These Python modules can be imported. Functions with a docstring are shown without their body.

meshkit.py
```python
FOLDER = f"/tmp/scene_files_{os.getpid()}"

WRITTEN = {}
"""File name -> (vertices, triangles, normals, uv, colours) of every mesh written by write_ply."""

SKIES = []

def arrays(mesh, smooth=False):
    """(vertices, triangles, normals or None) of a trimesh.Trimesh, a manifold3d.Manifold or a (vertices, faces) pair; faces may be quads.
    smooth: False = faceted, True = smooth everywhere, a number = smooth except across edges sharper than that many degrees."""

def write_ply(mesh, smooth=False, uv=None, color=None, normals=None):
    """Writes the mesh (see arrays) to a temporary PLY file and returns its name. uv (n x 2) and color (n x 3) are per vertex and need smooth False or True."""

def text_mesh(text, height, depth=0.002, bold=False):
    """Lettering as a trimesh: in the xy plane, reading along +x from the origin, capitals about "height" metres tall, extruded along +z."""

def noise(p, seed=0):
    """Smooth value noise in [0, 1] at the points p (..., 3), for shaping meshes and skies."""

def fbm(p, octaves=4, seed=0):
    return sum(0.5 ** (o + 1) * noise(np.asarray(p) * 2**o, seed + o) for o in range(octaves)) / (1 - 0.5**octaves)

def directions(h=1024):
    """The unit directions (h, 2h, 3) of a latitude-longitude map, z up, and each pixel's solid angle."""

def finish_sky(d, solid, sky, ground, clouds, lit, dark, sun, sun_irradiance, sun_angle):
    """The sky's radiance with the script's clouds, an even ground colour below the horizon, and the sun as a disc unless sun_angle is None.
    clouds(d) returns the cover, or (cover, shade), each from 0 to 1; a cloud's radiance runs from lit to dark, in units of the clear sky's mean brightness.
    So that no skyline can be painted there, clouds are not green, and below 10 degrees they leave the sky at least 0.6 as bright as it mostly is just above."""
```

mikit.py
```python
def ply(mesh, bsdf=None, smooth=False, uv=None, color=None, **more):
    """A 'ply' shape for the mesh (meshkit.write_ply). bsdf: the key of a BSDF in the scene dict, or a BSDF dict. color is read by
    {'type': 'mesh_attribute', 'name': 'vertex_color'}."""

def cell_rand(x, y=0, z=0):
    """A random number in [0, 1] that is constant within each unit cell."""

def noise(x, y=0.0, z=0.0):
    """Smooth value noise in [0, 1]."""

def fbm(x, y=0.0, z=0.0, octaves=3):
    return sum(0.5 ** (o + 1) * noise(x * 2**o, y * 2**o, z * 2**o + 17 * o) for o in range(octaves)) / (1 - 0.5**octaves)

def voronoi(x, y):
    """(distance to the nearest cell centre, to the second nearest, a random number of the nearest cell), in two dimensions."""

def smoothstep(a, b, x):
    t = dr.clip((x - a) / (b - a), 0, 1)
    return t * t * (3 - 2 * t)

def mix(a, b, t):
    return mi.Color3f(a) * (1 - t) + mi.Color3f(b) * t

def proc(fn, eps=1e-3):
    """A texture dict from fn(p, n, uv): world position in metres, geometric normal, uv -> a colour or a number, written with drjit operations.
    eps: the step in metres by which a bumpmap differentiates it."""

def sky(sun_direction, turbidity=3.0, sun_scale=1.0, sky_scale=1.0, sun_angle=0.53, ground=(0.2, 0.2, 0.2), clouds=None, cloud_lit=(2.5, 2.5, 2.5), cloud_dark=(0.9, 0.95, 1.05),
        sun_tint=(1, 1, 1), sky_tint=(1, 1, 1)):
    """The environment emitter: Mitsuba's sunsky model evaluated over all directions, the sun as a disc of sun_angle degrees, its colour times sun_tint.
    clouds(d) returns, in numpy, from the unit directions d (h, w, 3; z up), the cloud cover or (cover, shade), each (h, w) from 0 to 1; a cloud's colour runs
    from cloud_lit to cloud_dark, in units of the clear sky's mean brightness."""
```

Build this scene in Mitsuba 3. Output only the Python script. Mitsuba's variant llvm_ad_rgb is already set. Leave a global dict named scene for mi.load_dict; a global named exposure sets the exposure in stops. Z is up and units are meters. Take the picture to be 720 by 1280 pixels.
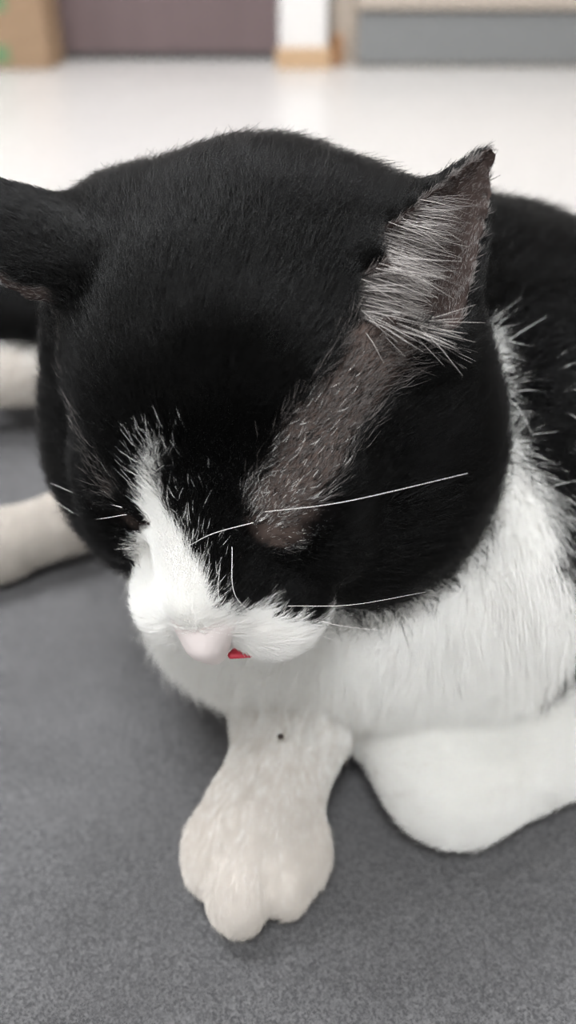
import math, os
import numpy as np, trimesh, mitsuba as mi, mikit, meshkit
from scipy.spatial import cKDTree
import manifold3d as m3
T = mi.ScalarTransform4f

# ------------------------------------------------------------------ camera, lights, exposure
CUSHION_TOP = 0.15                                   # the floor cushion the cat lies on
PITCH = math.radians(35.0)
CAM = np.array([0.0, 0.0, CUSHION_TOP + 0.21])
FWD = np.array([0.0, math.cos(PITCH), -math.sin(PITCH)])
scene, labels = {}, {}
scene['camera'] = {'type': 'thinlens', 'fov': 2 * math.degrees(math.atan(360 / 1045.0)), 'fov_axis': 'x',
                   'aperture_radius': 0.0017, 'focus_distance': 0.172, 'near_clip': 0.01, 'far_clip': 100.0,
                   'to_world': T().look_at(origin=CAM.tolist(), target=(CAM + FWD).tolist(), up=[0, 0, 1])}
exposure = 2.2
# overcast daylight that enters by the window openings of the left wall and of the wall behind the camera
scene['sky'] = mikit.sky([-0.5, 0.1, 0.85], turbidity=4.0, sun_scale=0.0, sky_scale=1.0, ground=(0.3, 0.3, 0.3),
                         clouds=lambda d: np.ones(d.shape[:2]) * 0.95, cloud_lit=(3.0, 3.0, 3.0), cloud_dark=(3, 3, 3))
# unseen ceiling lamps, added as fill and to rim the crown
ADDED_LAMPS = [(-0.9, 0.65, 0.42, 7.5), (-0.1, -0.9, 0.42, 7.5), (-0.1, 1.7, 0.30, 11.0)]   # x, y, radius, radiance

# ------------------------------------------------------------------ helpers
def bs(name, d):
    scene[name] = d
    return name
def princ(col, rough=0.5, spec=0.5, **k):
    c = col if isinstance(col, dict) else {'type': 'rgb', 'value': list(col)}
    return {'type': 'principled', 'base_color': c, 'roughness': rough, 'specular': spec, **k}
def tag(key, label=None, cat=None, kind=None, group=None):
    d = {}
    if label: d['label'] = label
    if cat: d['category'] = cat
    if kind: d['kind'] = kind
    if group: d['group'] = group
    labels[key] = d
def put(key, mesh, bsdf, smooth=False, **k):
    scene[key] = mikit.ply(mesh, bsdf, smooth=smooth, **k)
    return key
def box(x0, x1, y0, y1, z0, z1, r=0.0):
    """A box, its edges rounded by r."""
    if r <= 0:
        m = trimesh.creation.box(extents=[x1 - x0, y1 - y0, z1 - z0])
        m.apply_translation([(x0 + x1) / 2, (y0 + y1) / 2, (z0 + z1) / 2])
        return m
    pts = [m3.Manifold.sphere(r, 20).translate([x, y, z]) for x in (x0 + r, x1 - r) for y in (y0 + r, y1 - r) for z in (z0 + r, z1 - r)]
    h = m3.Manifold.batch_hull(pts).to_mesh()
    return trimesh.Trimesh(h.vert_properties[:, :3], h.tri_verts, process=False)
def join(*ms):
    return trimesh.util.concatenate(list(ms))
def unit(v):
    v = np.asarray(v, float)
    return v / np.maximum(np.linalg.norm(v, axis=-1, keepdims=True), 1e-12)
def tube(pts, radii, sides=8):
    p = np.asarray(pts, float)
    t = unit(np.gradient(p, axis=0))
    a = unit(np.cross(t, np.where(np.abs(t[:, 2:]) < 0.9, [0, 0, 1.0], [1.0, 0, 0])))
    b = np.cross(t, a)
    ang = np.arange(sides) * 2 * np.pi / sides
    v = p[:, None] + np.broadcast_to(radii, (len(p),))[:, None, None] * (np.cos(ang)[None, :, None] * a[:, None] + np.sin(ang)[None, :, None] * b[:, None])
    i, j = np.meshgrid(np.arange(len(p) - 1), np.arange(sides), indexing='ij')
    q = np.stack([i * sides + j, i * sides + (j + 1) % sides, (i + 1) * sides + (j + 1) % sides, (i + 1) * sides + j], -1).reshape(-1, 4)
    f = np.vstack([q[:, [0, 1, 2]], q[:, [0, 2, 3]]])
    v = v.reshape(-1, 3)
    n = len(p)
    v = np.vstack([v, p[:1], p[-1:]])
    k = np.arange(sides)
    f = np.vstack([f, np.stack([np.full(sides, len(v) - 2), (k + 1) % sides, k], 1), np.stack([np.full(sides, len(v) - 1), (n - 1) * sides + k, (n - 1) * sides + (k + 1) % sides], 1)])
    return trimesh.Trimesh(v, f, process=False)
def bez(pts, n=14):
    """A smooth curve through the points (Catmull-Rom)."""
    p = np.asarray(pts, float)
    p = np.vstack([2 * p[0] - p[1], p, 2 * p[-1] - p[-2]])
    out = []
    for i in range(1, len(p) - 2):
        t = np.linspace(0, 1, n, endpoint=i == len(p) - 3)[:, None]
        a, b, c, d = p[i - 1:i + 3]
        out.append(0.5 * (2 * b + (c - a) * t + (2 * a - 5 * b + 4 * c - d) * t ** 2 + (3 * b - a - 3 * c + d) * t ** 3))
    return np.vstack(out)

# ------------------------------------------------------------------ materials
def floor_col(p, n, uv):
    return mikit.mix((0.405, 0.389, 0.376), (0.43, 0.415, 0.402), mikit.fbm(p.x * 2.3, p.y * 2.3, 0.0))
bs('m_floor', princ(mikit.proc(floor_col), 0.30, 0.5))
bs('m_wall', princ((0.82, 0.815, 0.81), 0.7, 0.3))
bs('m_ceiling', princ((0.85, 0.85, 0.84), 0.8, 0.2))
def door_col(p, n, uv):
    g = mikit.fbm(p.x * 60, p.z * 2.0, 1.0)
    return mikit.mix((0.124, 0.088, 0.090), (0.158, 0.113, 0.115), g)
bs('m_door', princ(mikit.proc(door_col), 0.45, 0.4))
bs('m_frame_dark', princ((0.10, 0.065, 0.055), 0.5, 0.4))
bs('m_gap_shade_and_foot', princ((0.05, 0.05, 0.05), 0.6, 0.3))  # near black: painted shade of the door gap, also the cushion feet
def wood_col(p, n, uv):
    g = mikit.fbm(p.x * 8 + p.y * 8, p.z * 160, 3.0)
    return mikit.mix((0.43, 0.28, 0.16), (0.54, 0.37, 0.225), g)
bs('m_skirting', princ(mikit.proc(wood_col), 0.4, 0.4))
bs('m_block', princ((0.33, 0.17, 0.08), 0.5, 0.4))
bs('m_white_paint', princ((0.70, 0.68, 0.66), 0.5, 0.4))
bs('m_grey_panel', princ((0.195, 0.199, 0.200), 0.5, 0.4))
bs('m_cream', princ((0.44, 0.38, 0.32), 0.5, 0.4))
def card_col(p, n, uv):
    g = mikit.fbm(p.x * 14, p.z * 90 + p.y * 14, 2.0)
    return mikit.mix((0.27, 0.178, 0.112), (0.325, 0.222, 0.142), g)
bs('m_card', princ(mikit.proc(card_col), 0.8, 0.2))
bs('m_tape', princ((0.36, 0.23, 0.13), 0.5, 0.4))
bs('m_green_print', princ((0.15, 0.24, 0.125), 0.8, 0.2))
def weave(p):
    u, v = (p.x * 0.82 + p.y * 0.57) * 5200.0, (p.y * 0.82 - p.x * 0.57) * 5200.0
    a = mikit.noise(u * 0.45, v, 0.0)
    b = mikit.noise(u, v * 0.4, 5.0)
    return a, b
def fabric_col(p, n, uv):
    a, b = weave(p)
    t = mikit.smoothstep(0.25, 0.8, 0.5 * a + 0.5 * b)
    c = mikit.mix((0.060, 0.0595, 0.062), (0.160, 0.158, 0.161), t)
    m = mikit.fbm(p.x * 28, p.y * 60, 0.0)
    return c * (0.88 + 0.24 * m)
def fabric_h(p, n, uv):
    a, b = weave(p)
    return 0.00035 * (a + b)
bs('m_fabric', {'type': 'bumpmap', 'arbitrary': mikit.proc(fabric_h, eps=1e-4), 'scale': 1.0,
                'bsdf': princ(mikit.proc(fabric_col), 0.9, 0.2, sheen=0.3)})
bs('m_piping', princ((0.16, 0.16, 0.168), 0.9, 0.2))
bs('m_body', princ({'type': 'mesh_attribute', 'name': 'vertex_color'}, 0.8, 0.05))
bs('m_black_hair', {'type': 'hair', 'eumelanin': 8.0, 'pheomelanin': 1.6, 'longitudinal_roughness': 0.18, 'azimuthal_roughness': 0.35, 'scale_tilt': 2.5, 'int_ior': 1.26})
bs('m_white_hair', princ((0.83, 0.825, 0.80), 0.6, 0.25))
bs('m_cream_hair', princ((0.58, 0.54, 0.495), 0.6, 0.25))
bs('m_grey_hair', princ((0.145, 0.130, 0.124), 0.5, 0.35))
bs('m_tuft', princ((0.46, 0.43, 0.41), 0.5, 0.3))
bs('m_whisker', princ((0.82, 0.80, 0.78), 0.35, 0.5))
bs('m_nose', princ((0.68, 0.615, 0.595), 0.45, 0.4))
bs('m_tongue', princ((0.52, 0.035, 0.06), 0.3, 0.5))
bs('m_eyelid', princ((0.022, 0.012, 0.010), 0.5, 0.3))
bs('m_claw', princ((0.72, 0.62, 0.56), 0.35, 0.5))
bs('m_glass_lamp', princ((0.9, 0.9, 0.9), 0.4, 0.4))
bs('m_alu', princ((0.7, 0.7, 0.7), 0.4, 0.5))

# ------------------------------------------------------------------ the room
X0, X1, Y0, Y1, H = -3.0, 3.0, -3.2, 3.10, 2.7
put('floor', box(X0, X1, Y0, Y1 + 0.1, -0.1, 0.0), 'm_floor'); tag('floor', 'glossy cream floor of the room', kind='structure')
put('ceiling', box(X0, X1, Y0, Y1 + 0.1, H, H + 0.1), 'm_ceiling'); tag('ceiling', 'white ceiling', kind='structure')
def wall_with_opening(axis, at, thick, a0, a1, o0, o1, z0, z1):
    parts = [(a0, o0, 0, H), (o1, a1, 0, H), (o0, o1, 0, z0), (o0, o1, z1, H)]
    ms = []
    for (p, q, r, s) in parts:
        if q - p > 1e-6 and s - r > 1e-6:
            ms.append(box(at, at + thick, p, q, r, s) if axis == 'x' else box(p, q, at, at + thick, r, s))
    return join(*ms)
WL = (-0.4, 2.5, 0.75, 2.35)
put('wall_left', wall_with_opening('x', X0 - 0.1, 0.1, Y0, Y1 + 0.1, *WL), 'm_wall'); tag('wall_left', 'left wall with the window opening', kind='structure')
put('wall_right', box(X1, X1 + 0.1, Y0, Y1 + 0.1, 0, H), 'm_wall'); tag('wall_right', 'right wall', kind='structure')
WN = (-2.2, 1.2, 0.5, 2.35)
put('wall_near', wall_with_opening('y', Y0 - 0.1, 0.1, X0, X1, *WN), 'm_wall'); tag('wall_near', 'wall behind the camera with the window opening', kind='structure')
def window(key, axis, at, o0, o1, z0, z1):
    w = 0.05
    def bx(p, q, r, s):
        return box(at - 0.03, at + 0.03, p, q, r, s) if axis == 'x' else box(p, q, at - 0.03, at + 0.03, r, s)
    mid = (o0 + o1) / 2
    put(key, join(bx(o0, o0 + w, z0, z1), bx(o1 - w, o1, z0, z1), bx(o0 + w, o1 - w, z0, z0 + w), bx(o0 + w, o1 - w, z1 - w, z1), bx(mid - w / 2, mid + w / 2, z0 + w, z1 - w)), 'm_alu')
    tag(key, 'open window frame', kind='structure')
window('window_1', 'x', X0 - 0.05, *WL)
window('window_2', 'y', Y0 - 0.05, *WN)
DX0, DX1 = -0.88, -0.025                          # door opening in the far wall
PX0, PX1, PY = -0.025, 0.118, 2.90                # the white pillar beside it
put('wall_far', join(box(X0, DX0 - 0.04, Y1, Y1 + 0.1, 0, H), box(DX1, X1, Y1, Y1 + 0.1, 0, H), box(DX0 - 0.04, DX1, Y1, Y1 + 0.1, 2.08, H)), 'm_wall')
tag('wall_far', 'far wall of the room', kind='structure')
put('door_1', box(DX0, DX1 - 0.006, Y1 + 0.0, Y1 + 0.045, 0.022, 2.06, 0.004), 'm_door'); tag('door_1', 'dull purple brown door at the far wall', kind='structure')
put('door_1__gap_shade_strip', box(DX0, DX1 - 0.006, Y1 + 0.004, Y1 + 0.04, 0.003, 0.0219), 'm_gap_shade_and_foot'); tag('door_1__gap_shade_strip', 'dark strip painted for the shaded gap under the door')  # dark strip stands in for the shade in the gap below the door
put('trim_1', box(DX0 - 0.04, DX0, Y1 - 0.01, Y1 + 0.09, 0, 2.08), 'm_frame_dark'); tag('trim_1', 'dark door frame beside the cardboard box', kind='structure')
put('wall_pillar', box(PX0, PX1, PY, Y1, 0, H, 0.006), 'm_white_paint'); tag('wall_pillar', 'white pillar between the door and the grey cabinet', kind='structure')
def baseboard():
    e = 0.012
    return join(box(PX0 - e, PX1 + e, PY - e, PY, 0, 0.058, 0.003), box(PX1, PX1 + e, PY, Y1 - 0.001, 0, 0.058, 0.003))
put('baseboard_pillar', baseboard(), 'm_skirting'); tag('baseboard_pillar', 'orange brown wooden skirting around the foot of the white pillar', kind='structure')
put('trim_2', join(box(0.135, 0.205, 3.0, Y1, 0.0, 2.2, 0.003)), 'm_cream'); tag('trim_2', 'beige door post between the white pillar and the cabinet', kind='structure')
put('trim_3', box(0.136, 0.170, 2.955, 2.9985, 0.0, 0.085, 0.003), 'm_block'); tag('trim_3', 'brown wooden block at the foot of the beige post', kind='structure')
put('baseboard_far', box(X0, DX0 - 0.04, Y1 - 0.012, Y1, 0, 0.058, 0.003), 'm_skirting'); tag('baseboard_far', 'wooden skirting along the far wall', kind='structure')
# low cabinet with a grey front
CX0, CX1, CY = 0.208, 1.72, 2.935
put('cabinet__body', box(CX0, CX1, CY + 0.012, Y1 - 0.002, 0.0, 0.62, 0.003), 'm_cream')
put('cabinet__lower_panel', box(CX0 + 0.005, CX1 - 0.005, CY - 0.006, CY + 0.012, 0.010, 0.150, 0.004), 'm_grey_panel'); tag('cabinet__lower_panel', 'flat grey front panel')
put('cabinet__shelf_edge', box(CX0, CX1, CY - 0.022, CY + 0.012, 0.158, 0.215, 0.004), 'm_cream'); tag('cabinet__shelf_edge', 'cream ledge above the grey panel')
for k in range(2):
    w = (CX1 - CX0) / 2
    put('cabinet__door' + ('_%03d' % k if k else ''), box(CX0 + k * w + 0.004, CX0 + (k + 1) * w - 0.004, CY - 0.008, CY + 0.012, 0.221, 0.612, 0.004), 'm_cream')
tag('cabinet', 'low cabinet with a flat grey front under a cream ledge, right of the white pillar', 'cabinet')
# cardboard box
BX0, BX1, BY0, BY1, BH = -1.35, -0.725, 2.875, 3.07, 0.42
put('cardboard_box__carton', box(BX0, BX1, BY0, BY1, 0.001, BH, 0.004), 'm_card')
for k, (x0, x1, z0, z1) in enumerate([(-1.00, -0.845, 0.018, 0.068), (-1.00, -0.832, 0.155, 0.225), (-1.34, -1.16, 0.175, 0.235), (-1.34, -1.16, 0.022, 0.082)]):
    put('cardboard_box__printed_mark' + ('_%03d' % k if k else ''), box(x0, x1, BY0 - 0.0006, BY0 + 0.001, z0, z1), 'm_green_print')
    tag('cardboard_box__printed_mark' + ('_%03d' % k if k else ''), 'green printed mark')
put('cardboard_box__tape', join(box(BX0 + 0.28, BX0 + 0.33, BY0 - 0.0005, BY1, BH - 0.002, BH + 0.0006)), 'm_tape'); tag('cardboard_box__tape', 'brown packing tape')
tag('cardboard_box', 'brown cardboard box with green printed marks standing by the door', 'box')
# added ceiling lamps, out of view
def disc_mesh(r, z, n=48, up=False):
    a = np.linspace(0, 2 * np.pi, n, endpoint=False)
    v = np.vstack([np.stack([r * np.cos(a), r * np.sin(a), np.full(n, z)], 1), [[0, 0, z]]])
    k = np.arange(n)
    f = np.stack([(k + 1) % n, k, np.full(n, n)], 1)
    return trimesh.Trimesh(v, f if not up else f[:, ::-1], process=False)
for i, (x, y, r, e) in enumerate(ADDED_LAMPS):
    key = 'added_ceiling_lamp' + ('_%03d' % i if i else '')
    ring = trimesh.creation.annulus(r, r + 0.02, 0.06, sections=48); ring.apply_translation([x, y, H - 0.031])
    put(key + '__rim', ring, 'm_alu')
    d = disc_mesh(r, H - 0.045); d.apply_translation([x, y, 0])
    scene[key + '__diffuser'] = mikit.ply(d, 'm_glass_lamp', emitter={'type': 'area', 'radiance': {'type': 'rgb', 'value': [e * 0.98, e, e * 1.02]}})
    tag(key, 'added unseen round ceiling lamp ' + ('above the floor cushion', 'over the near end of the room', 'near the far wall')[i], 'lamp')

# ------------------------------------------------------------------ the floor cushion
put('floor_cushion__seat', box(-0.95, 0.95, -0.75, 0.70, 0.012, CUSHION_TOP, 0.035), 'm_fabric', smooth=40)
def rim(z):
    x0, x1, y0, y1, r = -0.951, 0.951, -0.751, 0.701, 0.05
    pts = []
    for (cx, cy, s) in ((x1 - r, y1 - r, 0), (x0 + r, y1 - r, 1), (x0 + r, y0 + r, 2), (x1 - r, y0 + r, 3)):
        for t in np.linspace(0, math.pi / 2, 7):
            pts.append((cx + r * math.cos(t + s * math.pi / 2), cy + r * math.sin(t + s * math.pi / 2), z))
    pts.append(pts[0])
    return tube(pts, 0.005, 8)
put('floor_cushion__piping', rim(0.115), 'm_piping', smooth=60); tag('floor_cushion__piping', 'grey piped seam')
for k, (x, y) in enumerate([(-0.85, -0.65), (0.85, -0.65), (-0.85, 0.60), (0.85, 0.60)]):
    put('floor_cushion__foot' + ('_%03d' % k if k else ''), box(x - 0.03, x + 0.03, y - 0.03, y + 0.03, 0.0, 0.014, 0.004), 'm_gap_shade_and_foot')
tag('floor_cushion', 'wide grey woven fabric floor cushion under the black and white cat', 'cushion')

# ------------------------------------------------------------------ the cat: one skin from a distance field
HM = np.array([[-0.9606754, -0.21538582, -0.17524761], [0.26256335, -0.9099838, -0.3209205], [-0.09035076, -0.35431403, 0.93075147]])  # head axes: right of cat, forward, up
HT = np.array([-0.0075, 0.1828, 0.1235])
HS = 1.02 / 1000
UPC = np.array([0, math.sin(PITCH), math.cos(PITCH)])
def camv(x, u, f): return unit(np.array([x, 0, 0]) + u * UPC + f * FWD)
def head(p):   # head millimetres -> metres above the cushion; first coordinate counts towards the cat's LEFT
    p = np.asarray(p, float) * np.array([-1, 1, 1]) * HS
    return p @ HM.T + HT
def to_head(p):
    q = (p - HT) @ HM / HS
    return q * np.array([-1, 1, 1])

def d_ell(p, c, R, r):
    q = (p - c) @ R
    k0 = np.linalg.norm(q / r, axis=1)
    k1 = np.linalg.norm(q / (r * r), axis=1)
    return k0 * (k0 - 1) / np.maximum(k1, 1e-9)
def d_cone(p, a, b, ra, rb):
    ab = b - a
    h = np.clip(((p - a) @ ab) / (ab @ ab), 0, 1)
    return np.linalg.norm(p - a - h[:, None] * ab, axis=1) - (ra + (rb - ra) * h)
def smin(a, b, k):
    h = np.clip(0.5 + 0.5 * (b - a) / k, 0, 1)
    return b + (a - b) * h - k * h * (1 - h)
HEADR = HM * np.array([-1, 1, 1])     # columns: cat's left, forward, up
PR = []                                # every lump of the cat: (distance function, blend, fur length mm, flow vector or None, region)
def ell(c, r, k, fur, flow, reg, R=np.eye(3)):
    c, r = np.asarray(c, float), np.asarray(r, float)
    PR.append((lambda p: d_ell(p, c, R, r), k, fur, flow, reg))
def cone(a, b, ra, rb, k, fur, flow, reg):
    a, b = np.asarray(a, float), np.asarray(b, float)
    PR.append((lambda p: d_cone(p, a, b, ra, rb), k, fur, unit(b - a) if flow is None else flow, reg))
def hell(c, r, k, fur, reg='head'):
    ell(head(c), np.asarray(r) * HS, k, fur, None, reg, HEADR)
def hcone(a, b, ra, rb, k, fur, reg='head'):
    cone(head(a), head(b), ra * HS, rb * HS, k, fur, np.zeros(3), reg)

# trunk
FL = unit([0.6, 0.8, -0.1])
cone([0.0, 0.200, 0.105], [0.035, 0.245, 0.085], 0.036, 0.055, 0.02, 15, unit([0.4, 0.5, -0.5]), 'neck')
ell([-0.002, 0.195, 0.053], [0.036, 0.034, 0.038], 0.02, 18, unit([-0.35, -0.3, -0.85]), 'chest')
ell([0.042, 0.186, 0.051], [0.040, 0.036, 0.042], 0.02, 14, unit([-0.1, -0.4, -0.9]), 'chest')
ell([0.078, 0.232, 0.070], [0.042, 0.05, 0.058], 0.02, 14, unit([0.8, 0.5, -0.35]), 'shoulder')
ell([-0.012, 0.243, 0.062], [0.04, 0.05, 0.05], 0.02, 14, unit([-0.5, 0.7, -0.3]), 'shoulder')
cone([0.066, 0.268, 0.075], [0.085, 0.345, 0.052], 0.058, 0.053, 0.02, 15, unit([0.6, 0.75, -0.15]), 'trunk')
cone([0.085, 0.345, 0.050], [0.030, 0.395, 0.047], 0.053, 0.047, 0.02, 15, unit([-0.5, 0.7, -0.3]), 'trunk')
ell([-0.110, 0.402, 0.038], [0.048, 0.030, 0.032], 0.02, 10, unit([-0.8, -0.3, -0.4]), 'trunk')
ell([-0.05, 0.395, 0.042], [0.06, 0.036, 0.038], 0.02, 10, unit([-0.8, -0.3, -0.4]), 'trunk')
ell([-0.015, 0.370, 0.042], [0.05, 0.042, 0.040], 0.02, 12, unit([-0.8, -0.3, -0.4]), 'trunk')
cone([0.095, 0.300, 0.040], [0.06, 0.27, 0.035], 0.04, 0.035, 0.02, 13, unit([0.7, 0.3, -0.5]), 'belly')
# fore leg stretched towards the camera, paw on the cushion
cone([0.010, 0.205, 0.045], [0.003, 0.168, 0.022], 0.022, 0.0148, 0.012, 7, None, 'leg')
cone([0.003, 0.168, 0.022], [-0.005, 0.140, 0.0165], 0.0140, 0.0132, 0.008, 4, None, 'leg')
ell([-0.0085, 0.134, 0.0130], [0.0150, 0.0165, 0.0125], 0.006, 3.5, unit([0, -1, -0.1]), 'paw')
TOES = [([-0.0212, 0.1300, 0.0095], [0.0064, 0.0115, 0.0090]), ([-0.0122, 0.1195, 0.0100], [0.0086, 0.0115, 0.0100]),
        ([-0.0005, 0.1240, 0.0098], [0.0070, 0.0112, 0.0095]), ([0.0052, 0.1300, 0.0095], [0.0058, 0.0105, 0.0090])]
for c, r in TOES:
    ell(c, r, 0.0026, 3.0, unit([0, -1, -0.2]), 'paw')
# folded fore leg at the right of the photograph
cone([0.085, 0.215, 0.055], [0.115, 0.185, 0.022], 0.028, 0.017, 0.015, 10, None, 'foldleg')
cone([0.115, 0.180, 0.0165], [0.046, 0.150, 0.0180], 0.0165, 0.0178, 0.004, 6, None, 'foldleg')
cone([0.046, 0.151, 0.0185], [0.030, 0.172, 0.014], 0.0175, 0.013, 0.008, 5, None, 'foldleg')
ell([0.10, 0.215, 0.045], [0.035, 0.035, 0.038], 0.018, 11, unit([0.6, 0.2, -0.7]), 'elbow')
# hind legs, stretched out to the left behind the head
cone([-0.015, 0.355, 0.036], [-0.030, 0.300, 0.022], 0.030, 0.017, 0.015, 8, None, 'hind')
cone([-0.030, 0.300, 0.021], [-0.112, 0.258, 0.0135], 0.0138, 0.0112, 0.008, 4.5, None, 'hind')
cone([-0.112, 0.258, 0.0135], [-0.160, 0.232, 0.0125], 0.0125, 0.0125, 0.006, 4, None, 'hind')
for k in range(4):
    o = (k - 1.5) * 0.0068
    ell([-0.170 + 0.003 * abs(k - 1.5) + o * 0.4, 0.227 - o * 0.9, 0.0095], [0.0095, 0.0060, 0.0085], 0.002, 3, unit([-0.9, -0.4, 0]), 'hind')
cone([-0.03, 0.385, 0.036], [-0.13, 0.372, 0.030], 0.020, 0.0108, 0.012, 5, None, 'hind2')
cone([-0.13, 0.372, 0.030], [-0.19, 0.366, 0.018], 0.0108, 0.0105, 0.008, 4.5, None, 'hind2')
for k in range(4):
    o = (k - 1.5) * 0.0068
    ell([-0.200 + 0.003 * abs(k - 1.5), 0.366 + o, 0.0105], [0.0095, 0.0060, 0.0085], 0.002, 3, unit([-1, 0, 0]), 'hind2')
# tail, curled behind
TAIL = bez([[0.03, 0.430, 0.035], [0.0, 0.452, 0.020], [-0.05, 0.458, 0.014], [-0.095, 0.440, 0.0115]], 4)
for i in range(len(TAIL) - 1):
    r0, r1 = [0.014 - 0.006 * j / (len(TAIL) - 1) for j in (i, i + 1)]
    cone(TAIL[i], TAIL[i + 1], r0, r1, 0.006, 10, None, 'tail')
# head
hell((0, -5, 8), (40, 43, 36), 0.008, 10)
hell((0, 18, 13), (30, 25, 23), 0.012, 6)
for s in (-1, 1):
    hell((s * 29 - (s < 0), -12, 24 - 2 * s), (15, 16, 13), 0.012, 6)
    hell((s * 36, -4, 2), (13, 18, 17), 0.012, 8)
    hell((s * 20, 38, -8), (11, 9, 12), 0.014, 5)
    hell((s * 24, 22, -27), (16, 18, 14), 0.012, 8)
    hell((s * 32, 8, -22), (18.5, 24, 20), 0.012, 11)
for s in (-1, 1):
    hell((s * 29, 2, -14), (23, 27, 22), 0.012, 10)
    hell((s * 19, 34, 4), (10, 9, 10), 0.008, 4)
    hell((s * 10 + 2, 50, -19), (11.5, 12, 9.5), 0.006, 3.5)
hcone((0, 30, 8), (1.5, 56, -7), 15, 8.5, 0.008, 3)
hell((0, 46, -25), (10, 11, 8), 0.007, 4)
hell((0, 20, -22), (22, 26, 16), 0.012, 8)
# ears: bent sheets
def make_ear(base, tip, face, w0, curl):
    ax = tip - base; Lh = np.linalg.norm(ax); ax = ax / Lh
    fd = unit(face - ax * (face @ ax)); sd = np.cross(ax, fd)
    def f(p):
        q = p - base
        h, d, s = q @ ax, q @ fd, q @ sd
        t = h / Lh
        tc = np.clip(t, -0.35, 1.0)
        w = w0 * np.maximum(1 - tc, 0) ** 0.72 * (1 + 0.12 * np.sin(np.pi * np.clip(tc, 0, 1)))
        w = np.where(tc < 0, w0 * (1 - 0.15 * tc * tc), w)
        cc = curl / w0 * (1 - 0.45 * np.clip(tc, 0, 1))
        D = cc * s * s - 0.10 * Lh * (1 - np.clip(tc, 0, 1)) - 0.03 * Lh * np.sin(np.pi * np.clip(tc, 0, 1))
        th = 0.0017 + 0.0012 * np.clip(1 - tc, 0, 1)
        sheet = np.abs(d - D) / np.sqrt(1 + (2 * cc * s) ** 2) - th
        edge = (np.abs(s) - w) * 0.8
        return np.maximum(np.maximum(-smin(-sheet, -edge, 0.002), h - Lh), -h - 0.3 * Lh)
    def inner(p):
        q = p - base
        h, d, s = q @ ax, q @ fd, q @ sd
        return h / Lh, s / w0, d
    return f, ax, fd, sd, Lh, inner
EARS = {}
EAR_AX = np.array([[0.0215, 0.166, 0.146], [0.0442, 0.1950, 0.1684]])      # the ear towards the right of the photograph: a hollow cone
EAR_F = camv(0.62, -0.50, -0.62)
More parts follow.
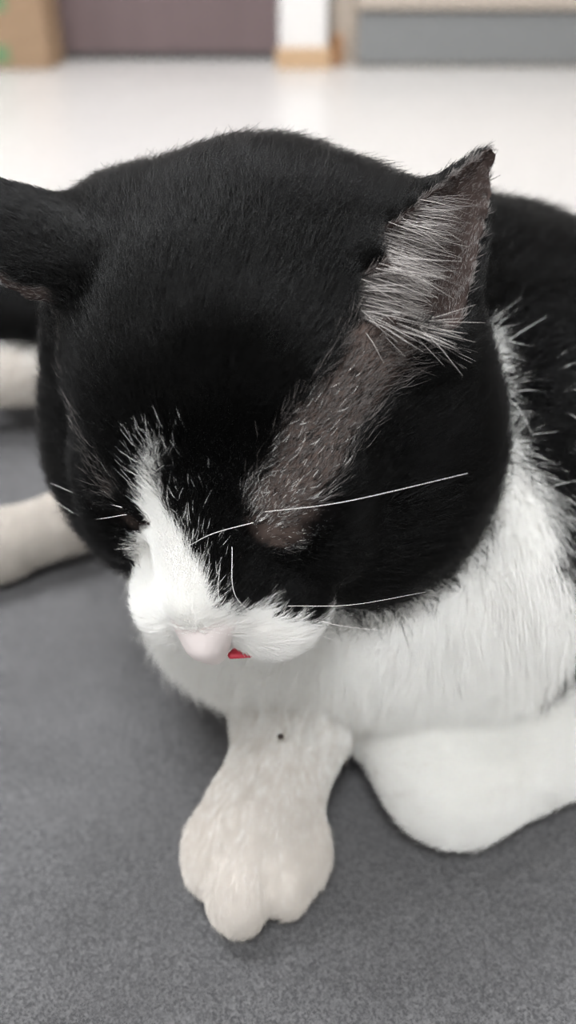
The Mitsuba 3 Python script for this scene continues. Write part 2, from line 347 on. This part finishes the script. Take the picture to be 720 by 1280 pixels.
cone(EAR_AX[0], EAR_AX[1], 0.0162, 0.0026, 0.005, 3.0, None, 'ear')
HOLLOW = (np.array([0.0249, 0.1643, 0.1521]), EAR_AX[1] + 0.0012 * EAR_F, 0.0108, 0.0017)
HOLLOW2 = (np.array([0.0170, 0.1560, 0.1508]), np.array([0.0288, 0.1575, 0.1508]), 0.0050, 0.0066)
def d_hollow(p): return smin(d_cone(p, *HOLLOW), d_cone(p, *HOLLOW2), 0.003)
eb2 = np.array([-0.0500, 0.1860, 0.1535]); et2 = np.array([-0.094, 0.194, 0.1665])
EARS['L'] = make_ear(eb2, et2, camv(-0.10, -0.80, 0.35), 0.0215, 0.55)
for e in EARS.values():
    PR.append((e[0], 0.004, 3.0, e[1], 'ear'))
# grooves: closed eyelids and the mouth
EYE = {s: bez([head((s * 9.5, 47.0, 3.5)), head((s * 13.5, 44.8, 0.5)), head((s * 18, 43.6, 0.5)), head((s * 24, 41.5, 4.0))], 6) for s in (-1, 1)}
MOUTH = {s: bez([head((2, 62, -20)), head((s * 5 + 2, 61.5, -25)), head((s * 13 + 2, 55, -28.5)), head((s * 19 + 2, 44, -28.5))], 5) for s in (-1, 1)}
def field(p, want=False):
    ds = [q[0](p) for q in PR]
    d = ds[0]
    for q, e in zip(PR[1:], ds[1:]):
        d = smin(d, e, q[1])
    for c, r in [(EYE[-1], 0.0011), (EYE[1], 0.0011), (MOUTH[-1], 0.0011), (MOUTH[1], 0.0011)]:
        near = np.linalg.norm(p - c.mean(0), axis=1) < 0.03
        if near.any():
            g = np.full(len(p), 1.0)
            pts = p[near]
            gg = np.min([d_cone(pts, c[i], c[i + 1], r, r) for i in range(len(c) - 1)], axis=0)
            g[near] = gg
            d = -smin(-d, g, 0.0012)
    d = -smin(-d, d_hollow(p), 0.0012)
    d = np.maximum(d, 0.0006 - p[:, 2])
    return (d, np.array(ds)) if want else d

def extract(h=0.0016):
    lo, hi = np.array([-0.215, 0.098, -0.004]), np.array([0.165, 0.480, 0.180])
    B = 8
    nb = np.ceil((hi - lo) / (h * B)).astype(int)
    n = nb * B + 1
    bc = np.stack(np.meshgrid(*[np.arange(k) for k in nb], indexing='ij'), -1).reshape(-1, 3)
    cen = lo + (bc + 0.5) * h * B
    dc = field(cen)
    G = np.empty(n, np.float32)
    inside = np.repeat(np.repeat(np.repeat((dc < 0).reshape(nb), B, 0), B, 1), B, 2)
    G[:] = 1.0
    G[:-1, :-1, :-1][inside] = -1.0
    keep = bc[np.abs(dc) < h * B * 1.25]
    loc = np.stack(np.meshgrid(*[np.arange(B + 1)] * 3, indexing='ij'), -1).reshape(-1, 3)
    for i in range(0, len(keep), 300):
        idx = (keep[i:i + 300, None] * B + loc[None]).reshape(-1, 3)
        G[idx[:, 0], idx[:, 1], idx[:, 2]] = field(lo + idx * h)
    # surface nets
    S = G < 0
    c8 = [G[a:n[0] - 1 + a, b:n[1] - 1 + b, c:n[2] - 1 + c] for a in (0, 1) for b in (0, 1) for c in (0, 1)]
    cnt = sum((x < 0).astype(np.int8) for x in c8)
    cells = np.argwhere((cnt > 0) & (cnt < 8))
    index = np.full(np.array(n) - 1, -1, np.int64)
    index[tuple(cells.T)] = np.arange(len(cells))
    cor = np.array([[a, b, c] for a in (0, 1) for b in (0, 1) for c in (0, 1)])
    val = np.stack([G[tuple((cells + o).T)] for o in cor], 1).astype(float)
    acc, num = np.zeros((len(cells), 3)), np.zeros(len(cells))
    for i in range(8):
        for j in range(i + 1, 8):
            if np.abs(cor[i] - cor[j]).sum() == 1:
                m = (val[:, i] < 0) != (val[:, j] < 0)
                t = val[m, i] / (val[m, i] - val[m, j])
                acc[m] += cor[i] + t[:, None] * (cor[j] - cor[i]); num[m] += 1
    V = lo + (cells + acc / num[:, None]) * h
    F = []
    for ax in range(3):
        o = np.zeros(3, int); o[ax] = 1
        a = S[:n[0] - o[0], :n[1] - o[1], :n[2] - o[2]]; b = S[o[0]:, o[1]:, o[2]:]
        e = np.argwhere(a != b)
        u, v = (ax + 1) % 3, (ax + 2) % 3
        ok = (e[:, u] > 0) & (e[:, v] > 0) & (e[:, u] < n[u] - 1) & (e[:, v] < n[v] - 1)
        e = e[ok]
        du, dv = np.zeros(3, int), np.zeros(3, int); du[u] = 1; dv[v] = 1
        q = np.stack([index[tuple((e - du - dv).T)], index[tuple((e - dv).T)], index[tuple(e.T)], index[tuple((e - du).T)]], 1)
        ins = S[tuple(e.T)]
        q = np.where(ins[:, None], q, q[:, ::-1])
        F.append(q[(q >= 0).all(1)])
    F = np.vstack(F)
    m = trimesh.Trimesh(V, np.vstack([F[:, [0, 1, 2]], F[:, [0, 2, 3]]]), process=False)
    return m
body = extract()
from scipy.sparse import coo_matrix
def relax(m, steps=2, w=0.45):
    e = m.edges_unique
    n = len(m.vertices)
    A = coo_matrix((np.ones(2 * len(e)), (np.r_[e[:, 0], e[:, 1]], np.r_[e[:, 1], e[:, 0]])), shape=(n, n)).tocsr()
    deg = np.maximum(np.asarray(A.sum(1)).ravel(), 1)[:, None]
    v = np.array(m.vertices)
    for _ in range(steps):
        v = v + w * (A @ v / deg - v)
    return trimesh.Trimesh(v, m.faces, process=False)
body = relax(body)
V = np.array(body.vertices); N = np.array(body.vertex_normals)
dummy, DS = field(V, True)
W = np.exp(-(DS - DS.min(0)) / 0.006); W /= W.sum(0)
REG = [q[4] for q in PR]
def wreg(*names): return W[[i for i, r in enumerate(REG) if r in names]].sum(0)
FUR = (W * np.array([q[2] for q in PR])[:, None]).sum(0)
FLOW = np.zeros_like(V)
for i, q in enumerate(PR):
    if q[3] is not None: FLOW += W[i][:, None] * q[3]
Q = to_head(V)
wh = wreg('head'); we = wreg('ear')
# hair of the head runs away from the nose, over the brow to the nape and down the cheeks
away = unit(V - head((0, 70, -14)))
nape = unit(head((0, -60, -20)) - head((0, 60, 0)))
FLOW += wh[:, None] * unit(away + 0.7 * nape + 0.25 * np.array([0, 0, -1.0]) * np.clip(np.abs(Q[:, :1]) / 40 - 0.3, 0, 1))
# ---- coat pattern (a property of the hair: black mask and back, white blaze, chest, legs; thin brownish hair before the ears)
def fbm3(p, s, seed): return meshkit.fbm(np.asarray(p) * s, 3, seed) - 0.5
jit = fbm3(V, 220, 3)
sx, sy, sz = Q.T
WHITE = np.array([(-4.4, 27), (-3.6, 21), (-3.6, 16), (-2.4, 9.8), (3.3, 4.7), (7.7, -2.5), (9.2, -6.3), (14.8, -10.3), (21, -14), (25, -20), (24, -30), (18, -46),
                  (-18, -46), (-20, -30), (-20, -18), (-18.5, -9), (-14, -1), (-11.5, 6), (-8, 14), (-5.8, 21.5)], float)
def poly_dist(x, y, P):   # signed distance to a closed outline, negative inside
    d, ins = np.full(len(x), 1e9), np.zeros(len(x), bool)
    for a, b in zip(P, np.roll(P, -1, 0)):
        e = b - a
        t = np.clip(((x - a[0]) * e[0] + (y - a[1]) * e[1]) / (e @ e), 0, 1)
        d = np.minimum(d, np.hypot(x - a[0] - t * e[0], y - a[1] - t * e[1]))
        c = (a[1] > y) != (b[1] > y)
        xi = a[0] + (y - a[1]) * e[0] / (e[1] if e[1] else 1e-9)
        ins ^= c & (x < xi)
    return np.where(ins, -d, d)
pd = poly_dist(sx, sz, WHITE)
sparse = np.where((sy > 33) & (sz > -4) & (sz < 25) & (sx > -11) & (sx < 8), 0.10 * np.exp(-np.clip(pd, 0, 40) / 2.2) * (pd > -1), 0)
mask = np.where(sy > 30 + 1.6 * np.clip(np.abs(sx - 1) - 7, 0, 12), 0.5 - (pd + 0.9 + 2.2 * jit) / 1.8, -1)
throat = np.where((sy > -20) & (np.abs(sx) < 14), 0.5 - (sz + 30 + 4 * jit) / 3.0, -1)
white_head = np.clip(np.maximum(mask, throat), 0, 1)
# trunk: black saddle over white chest; pale collar behind the cheek
xb, yb, zb3 = V.T
edge = np.interp(zb3, [0.028, 0.035, 0.0537, 0.0647, 0.0738, 0.0827, 0.0875, 0.092, 0.099, 0.112, 0.122, 0.132],
                 [0.063, 0.066, 0.072, 0.077, 0.070, 0.064, 0.066, 0.059, 0.056, 0.054, 0.049, 0.028])
sad = np.maximum(xb - edge, (yb - 0.226) + (zb3 - 0.1) * 0.5) + 0.008 * jit
white_trunk = np.clip(0.5 - sad / 0.005, 0, 1)
wl = wreg('leg', 'paw', 'foldleg', 'hind', 'hind2')
wt = 1 - wh - wl - we
wt = np.where(wh + we > 0.6, 0, wt)
white = (wh * white_head + wt * white_trunk + wl) / np.maximum(wh + wt + wl + we, 1e-6)
white = np.where(wreg('tail') > 0.5, 0, white)
white = np.clip((white - 0.3) / 0.4, 0, 1)
# thin strip between eye and ear
def strip(q, s):
    a, b, c = np.array([s * 17, 43, 9.0]), np.array([s * 23.5, 31, 17.0]), np.array([s * 33.5, 9, 23.0])
    k = 1.0 if s > 0 else 0.28
    d1 = d_cone(q, a, b, 6.2 * k, 7.6 * k); d2 = d_cone(q, b, c, 7.6 * k, 8.2 * k)
    d3 = np.linalg.norm(q - np.array([s * 16, 44, 2.0]), axis=1) - 5.0 * k
    return np.minimum(np.minimum(d1, d2), d3)
bald = np.clip(0.5 - np.minimum(strip(Q, 1), strip(Q, -1)) / 4.0 + 0.8 * jit, 0, 1) * (wh > 0.3)
inn = {}
for k, e in EARS.items():
    t, s, d = e[5](V)
    i = [j for j, r in enumerate(REG) if r == 'ear'][1]
    inn[k] = W[i] * (N @ e[2] > 0.0) * (t > -0.2)
hol = d_hollow(V)
inn['R'] = np.clip((0.0014 - hol) / 0.0008, 0, 1)
inner = np.clip(inn['R'] + inn['L'], 0, 1)
FUR = np.where(bald > 0.5, 2.6, FUR)
FUR = np.where(inner > 0.5, 1.5, FUR)
eyed = np.min([cKDTree(c).query(V)[0] for c in EYE.values()], axis=0)
FUR = np.where(eyed < 0.004, np.minimum(FUR, 1.3), FUR)
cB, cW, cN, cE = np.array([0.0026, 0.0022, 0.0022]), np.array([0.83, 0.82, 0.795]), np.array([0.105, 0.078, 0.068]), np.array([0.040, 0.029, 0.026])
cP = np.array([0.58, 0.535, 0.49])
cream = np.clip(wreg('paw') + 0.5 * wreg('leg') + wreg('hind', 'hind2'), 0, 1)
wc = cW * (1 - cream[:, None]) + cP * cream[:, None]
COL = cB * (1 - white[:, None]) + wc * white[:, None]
COL = COL * (1 - bald[:, None]) + cN * bald[:, None]
COL = COL * (1 - inner[:, None]) + cE * inner[:, None]
LIFT = np.array([0, 0, CUSHION_TOP])
scene['cat__body'] = mikit.ply(trimesh.Trimesh(V + LIFT, body.faces, process=False), 'm_body', smooth=True, color=COL)

# ------------------------------------------------------------------ fur
rng = np.random.default_rng(7)
def write_hair(key, root, mid, tip, r, bsdf, label):
    os.makedirs(meshkit.FOLDER, exist_ok=True)
    path = f'{meshkit.FOLDER}/{key}.txt'
    n = len(root)
    a = np.empty((n, 12))
    a[:, 0:3], a[:, 4:7], a[:, 8:11] = root + LIFT, mid + LIFT, tip + LIFT
    a[:, 3], a[:, 7], a[:, 11] = r, r * 0.8, r * 0.22
    fmt = '%.5f %.5f %.5f %.6f\n%.5f %.5f %.5f %.6f\n%.5f %.5f %.5f %.6f\n\n'
    with open(path, 'w') as f:
        f.write((fmt * n) % tuple(a.ravel().tolist()))
    scene[key] = {'type': 'linearcurve', 'filename': path, 'bsdf': {'type': 'ref', 'id': bsdf}}
    tag(key, label, kind='stuff')
F = np.array(body.faces)
tri = V[F]
fc = tri.mean(1)
area = np.linalg.norm(np.cross(tri[:, 1] - tri[:, 0], tri[:, 2] - tri[:, 0]), axis=1) / 2
fn = unit(np.cross(tri[:, 1] - tri[:, 0], tri[:, 2] - tri[:, 0]))
view = unit(CAM - LIFT - fc)
dist = np.linalg.norm(CAM - LIFT - fc, axis=1)
facing = (fn * view).sum(1)
inview = np.clip((facing + 0.35) / 0.4, 0.12, 1)
dens = 9.0e6 * inview * np.clip(0.19 / dist, 0, 1.2) ** 2.2                 # hairs per square metre
furf = FUR[F].mean(1)
dens *= np.where(furf < 2.0, 0.35, 1.0) * np.where(bald[F].mean(1) > 0.5, 0.55, 1.0)
dens *= np.where(fc[:, 2] < 0.002, 0.0, 1.0)
cnt = rng.poisson(area * dens)
fi = np.repeat(np.arange(len(F)), cnt)
b = rng.random((len(fi), 2)); sw = b.sum(1) > 1; b[sw] = 1 - b[sw]
bc = np.stack([1 - b.sum(1), b[:, 0], b[:, 1]], 1)
def ip(A):
    return (A[F[fi]] * (bc[..., None] if A.ndim == 2 else bc)).sum(1)
P0, NN, FF = ip(V), unit(ip(N)), ip(FLOW)
ll = ip(FUR) / 1000 * rng.uniform(0.7, 1.15, len(fi)) * np.where(rng.random(len(fi)) < 0.10, 1.2, 1.0)
cl = np.stack([meshkit.noise(P0 * 160, s) for s in (11, 12, 13)], 1) - 0.5       # locks
tang = FF + 0.55 * cl + 0.22 * rng.normal(0, 1, P0.shape)
tang = unit(tang - NN * (tang * NN).sum(1, keepdims=True))
lift = np.where(ip(wh) > 0.5, 0.42, 0.5)[:, None] * rng.uniform(0.6, 1.4, (len(fi), 1))
d1 = unit(tang + lift * 1.5 * NN); d2 = unit(tang + lift * 0.35 * NN + np.array([0, 0, -0.12]))
root = P0 - NN * 0.0004
mid = root + d1 * ll[:, None] * 0.5
tip = mid + d2 * ll[:, None] * 0.5
for q in (mid, tip): q[:, 2] = np.maximum(q[:, 2], 0.0006)
rad = 0.000055 * np.clip(dist[fi] / 0.19, 0.9, 2.0) ** 1.1 * np.where(facing[fi] < -0.3, 2.0, 1.0)
rad *= np.where(ll > 0.008, 1.25, 1.0)
u = rng.random(len(fi))
hb, hw_, hi_ = ip(bald), np.maximum(ip(white), ip(sparse)), ip(inner)
kind = np.where(u < hw_, 1, 0)
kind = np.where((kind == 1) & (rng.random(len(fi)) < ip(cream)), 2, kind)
kind = np.where(rng.random(len(fi)) < hb * 0.65, 3, kind)
pale = np.exp(-np.linalg.norm(ip(Q) - np.array([14, 45, 9.0]), axis=1) / 8) * (hb > 0.3)
kind = np.where(rng.random(len(fi)) < 0.32 * pale, 1, kind)
kind = np.where(hi_ > 0.5, 3, kind)
# stray white hairs in the black coat of the flank
near = np.exp(-np.clip(ip(sad), 0, 1) / 0.014)
stray = (kind == 0) & (rng.random(len(fi)) < 0.14 * near * (P0[:, 2] < 0.116) * (ip(wh) < 0.05) * (ip(we) < 0.05))
kind = np.where(stray, 1, kind)
for k, (nm, mt, lb) in enumerate([('black_fur', 'm_black_hair', 'black fur of the mask, ears and back'), ('white_fur', 'm_white_hair', 'white fur of the blaze, throat and chest'),
                                  ('cream_fur', 'm_cream_hair', 'short cream white fur of the paws and legs'), ('thin_fur', 'm_grey_hair', 'thin greyish brown hair between eye and ear')]):
    m = kind == k
    write_hair('cat__' + nm, root[m], mid[m], tip[m], rad[m], mt, lb)
# tufts of pale hair inside the ears: rooted on the front wall, combed outwards
iv = np.flatnonzero((inn['R'][F].mean(1) > 0.6) & ((fc - HOLLOW[0]) @ np.array([1.0, 0, 0]) < -0.001 + 0.010 * np.clip((fc - EAR_AX[0]) @ unit(EAR_AX[1] - EAR_AX[0]) / 0.040, 0, 1)))
w = area[iv] * np.clip(1.2 - (fc[iv] - EAR_AX[0]) @ unit(EAR_AX[1] - EAR_AX[0]) / 0.040, 0.15, 1.2)
pick = rng.choice(iv, 1150, p=w / w.sum())
TR = fc[pick] + rng.normal(0, 0.0004, (1150, 3))
tt = np.clip((TR - EAR_AX[0]) @ unit(EAR_AX[1] - EAR_AX[0]) / 0.040, 0, 1)[:, None]
lk = np.stack([meshkit.noise(TR * 380, q) for q in (21, 22, 23)], 1) - 0.5
dr = unit(camv(0.95, -0.30, 0.05) * (1 - tt) + camv(0.8, 0.25, 0.1) * tt + 0.85 * lk + 0.16 * rng.normal(0, 1, (1150, 3)))
L = (0.0125 - 0.0065 * tt) * rng.uniform(0.6, 1.1, (1150, 1))
TM = TR + (dr + 0.25 * EAR_F) * L * 0.5
TT = TM + unit(dr - 0.10 * UPC) * L * 0.5
low = rng.random(1150) > 0.45 + 0.75 * tt[:, 0]
write_hair('cat__ear_tuft', TR[low], TM[low], TT[low], np.full(low.sum(), 0.00007), 'm_tuft', 'long pale hairs inside the ear')
write_hair('cat__ear_lining', TR[~low], TM[~low], TT[~low], np.full((~low).sum(), 0.00007), 'm_grey_hair', 'greyish brown hairs lining the ear')

# ------------------------------------------------------------------ nose, mouth, eyelids, claws, whiskers
def hull(points, radii):
    h = m3.Manifold.batch_hull([m3.Manifold.sphere(r, 24).translate(list(p)) for p, r in zip(points, radii)])
    h = h.refine_to_length(0.8)
    m = h.to_mesh()
    return trimesh.Trimesh(m.vert_properties[:, :3], m.tri_verts, process=False)
def head_mesh(m):
    v = head(np.array(m.vertices)) + LIFT
    return trimesh.Trimesh(v, np.array(m.faces)[:, ::-1], process=False)
nose = hull([(-1.4, 60.8, -9.0), (5.0, 60.8, -9.0), (1.8, 62.8, -18.8), (1.8, 63.6, -13.0)], [3.8, 3.8, 3.5, 4.6])
trimesh.smoothing.filter_taubin(nose, iterations=6)
put('cat__nose', head_mesh(nose), 'm_nose', smooth=True); tag('cat__nose', 'pale pink nose')
tong = hull([(5.0, 62.3, -22.2), (8.6, 61.2, -23.4), (6.0, 60.2, -23.0)], [0.8, 0.6, 0.9])
put('cat__tongue', head_mesh(tong), 'm_tongue', smooth=True); tag('cat__tongue', 'red tongue tip showing at the mouth')
for k, s in enumerate((1, -1)):
    key = 'cat__eyelid' + ('_%03d' % k if k else '')
    c = EYE[s]
    near_v = cKDTree(V).query(c)[1]
    c = V[near_v] + N[near_v] * 0.0007
    for _ in range(4): c[1:-1] = (c[:-2] + 2 * c[1:-1] + c[2:]) / 4
    rr = 0.0009 * np.sin(np.linspace(0.25, np.pi - 0.2, len(c)))
    put(key, tube(c + LIFT, rr, 8), 'm_eyelid', smooth=True); tag(key, 'closed eyelid with a dark rim')
WH = [  # root, middle, end (head millimetres, cat's left first)
    ((15, 46, 9), (30, 43, 10), (52, 36, 12)), ((13, 48, 8), (6, 52, 9), (0, 55, 7)), ((9, 52, 5), (10, 59, -1), (14, 60, -9)), ((7, 54, 4), (7, 60, -1), (9, 62, -8)),
    ((17, 56, -15), (24, 55.5, -22), (31, 53, -31)), ((19, 55, -14), (27, 53.5, -20), (36, 50, -27)), ((14, 58, -18), (19, 58, -26), (23, 56, -36)),
    ((18, 55, -11), (30, 51, -15), (44, 44, -19)), ((-15, 47, 8), (-27, 42, 3), (-42, 34, -4)), ((-14, 48, 7), (-28, 44, -2), (-44, 34, -12)), ((-14, 53, -18), (-22, 50, -26), (-30, 46, -34)),
]
for k, w in enumerate(WH):
    c = bez([head(p) for p in w], 10)
    put('cat__whisker' + ('_%03d' % k if k else ''), tube(c + LIFT, np.linspace(0.00009, 0.00003, len(c)), 6), 'm_whisker', smooth=True)
tag('cat__whisker', 'fine white whisker')
for k, (c, r) in enumerate(TOES[3:]):
    c = np.array(c)
    p = bez([c + [0, -0.008, 0.001], c + [0.0003, -0.0112, -0.0005], c + [0.0004, -0.0124, -0.0030]], 6)
    put('cat__claw' + ('_%03d' % k if k else ''), tube(p + LIFT, np.linspace(0.0011, 0.0002, len(p)), 8), 'm_claw', smooth=True)
tag('cat__claw', 'small pale claw tip')
sp = trimesh.creation.icosphere(2, 0.0009); sp.apply_scale([1, 0.8, 0.7]); sp.apply_translation(np.array([-0.0019, 0.1457, 0.0362]) + LIFT)
put('cat__speck', sp, 'm_eyelid', smooth=True); tag('cat__speck', 'small dark speck in the white fur above the fore leg')
tag('cat', 'black and white cat lying on the grey cushion with head bowed and eyes closed', 'cat')
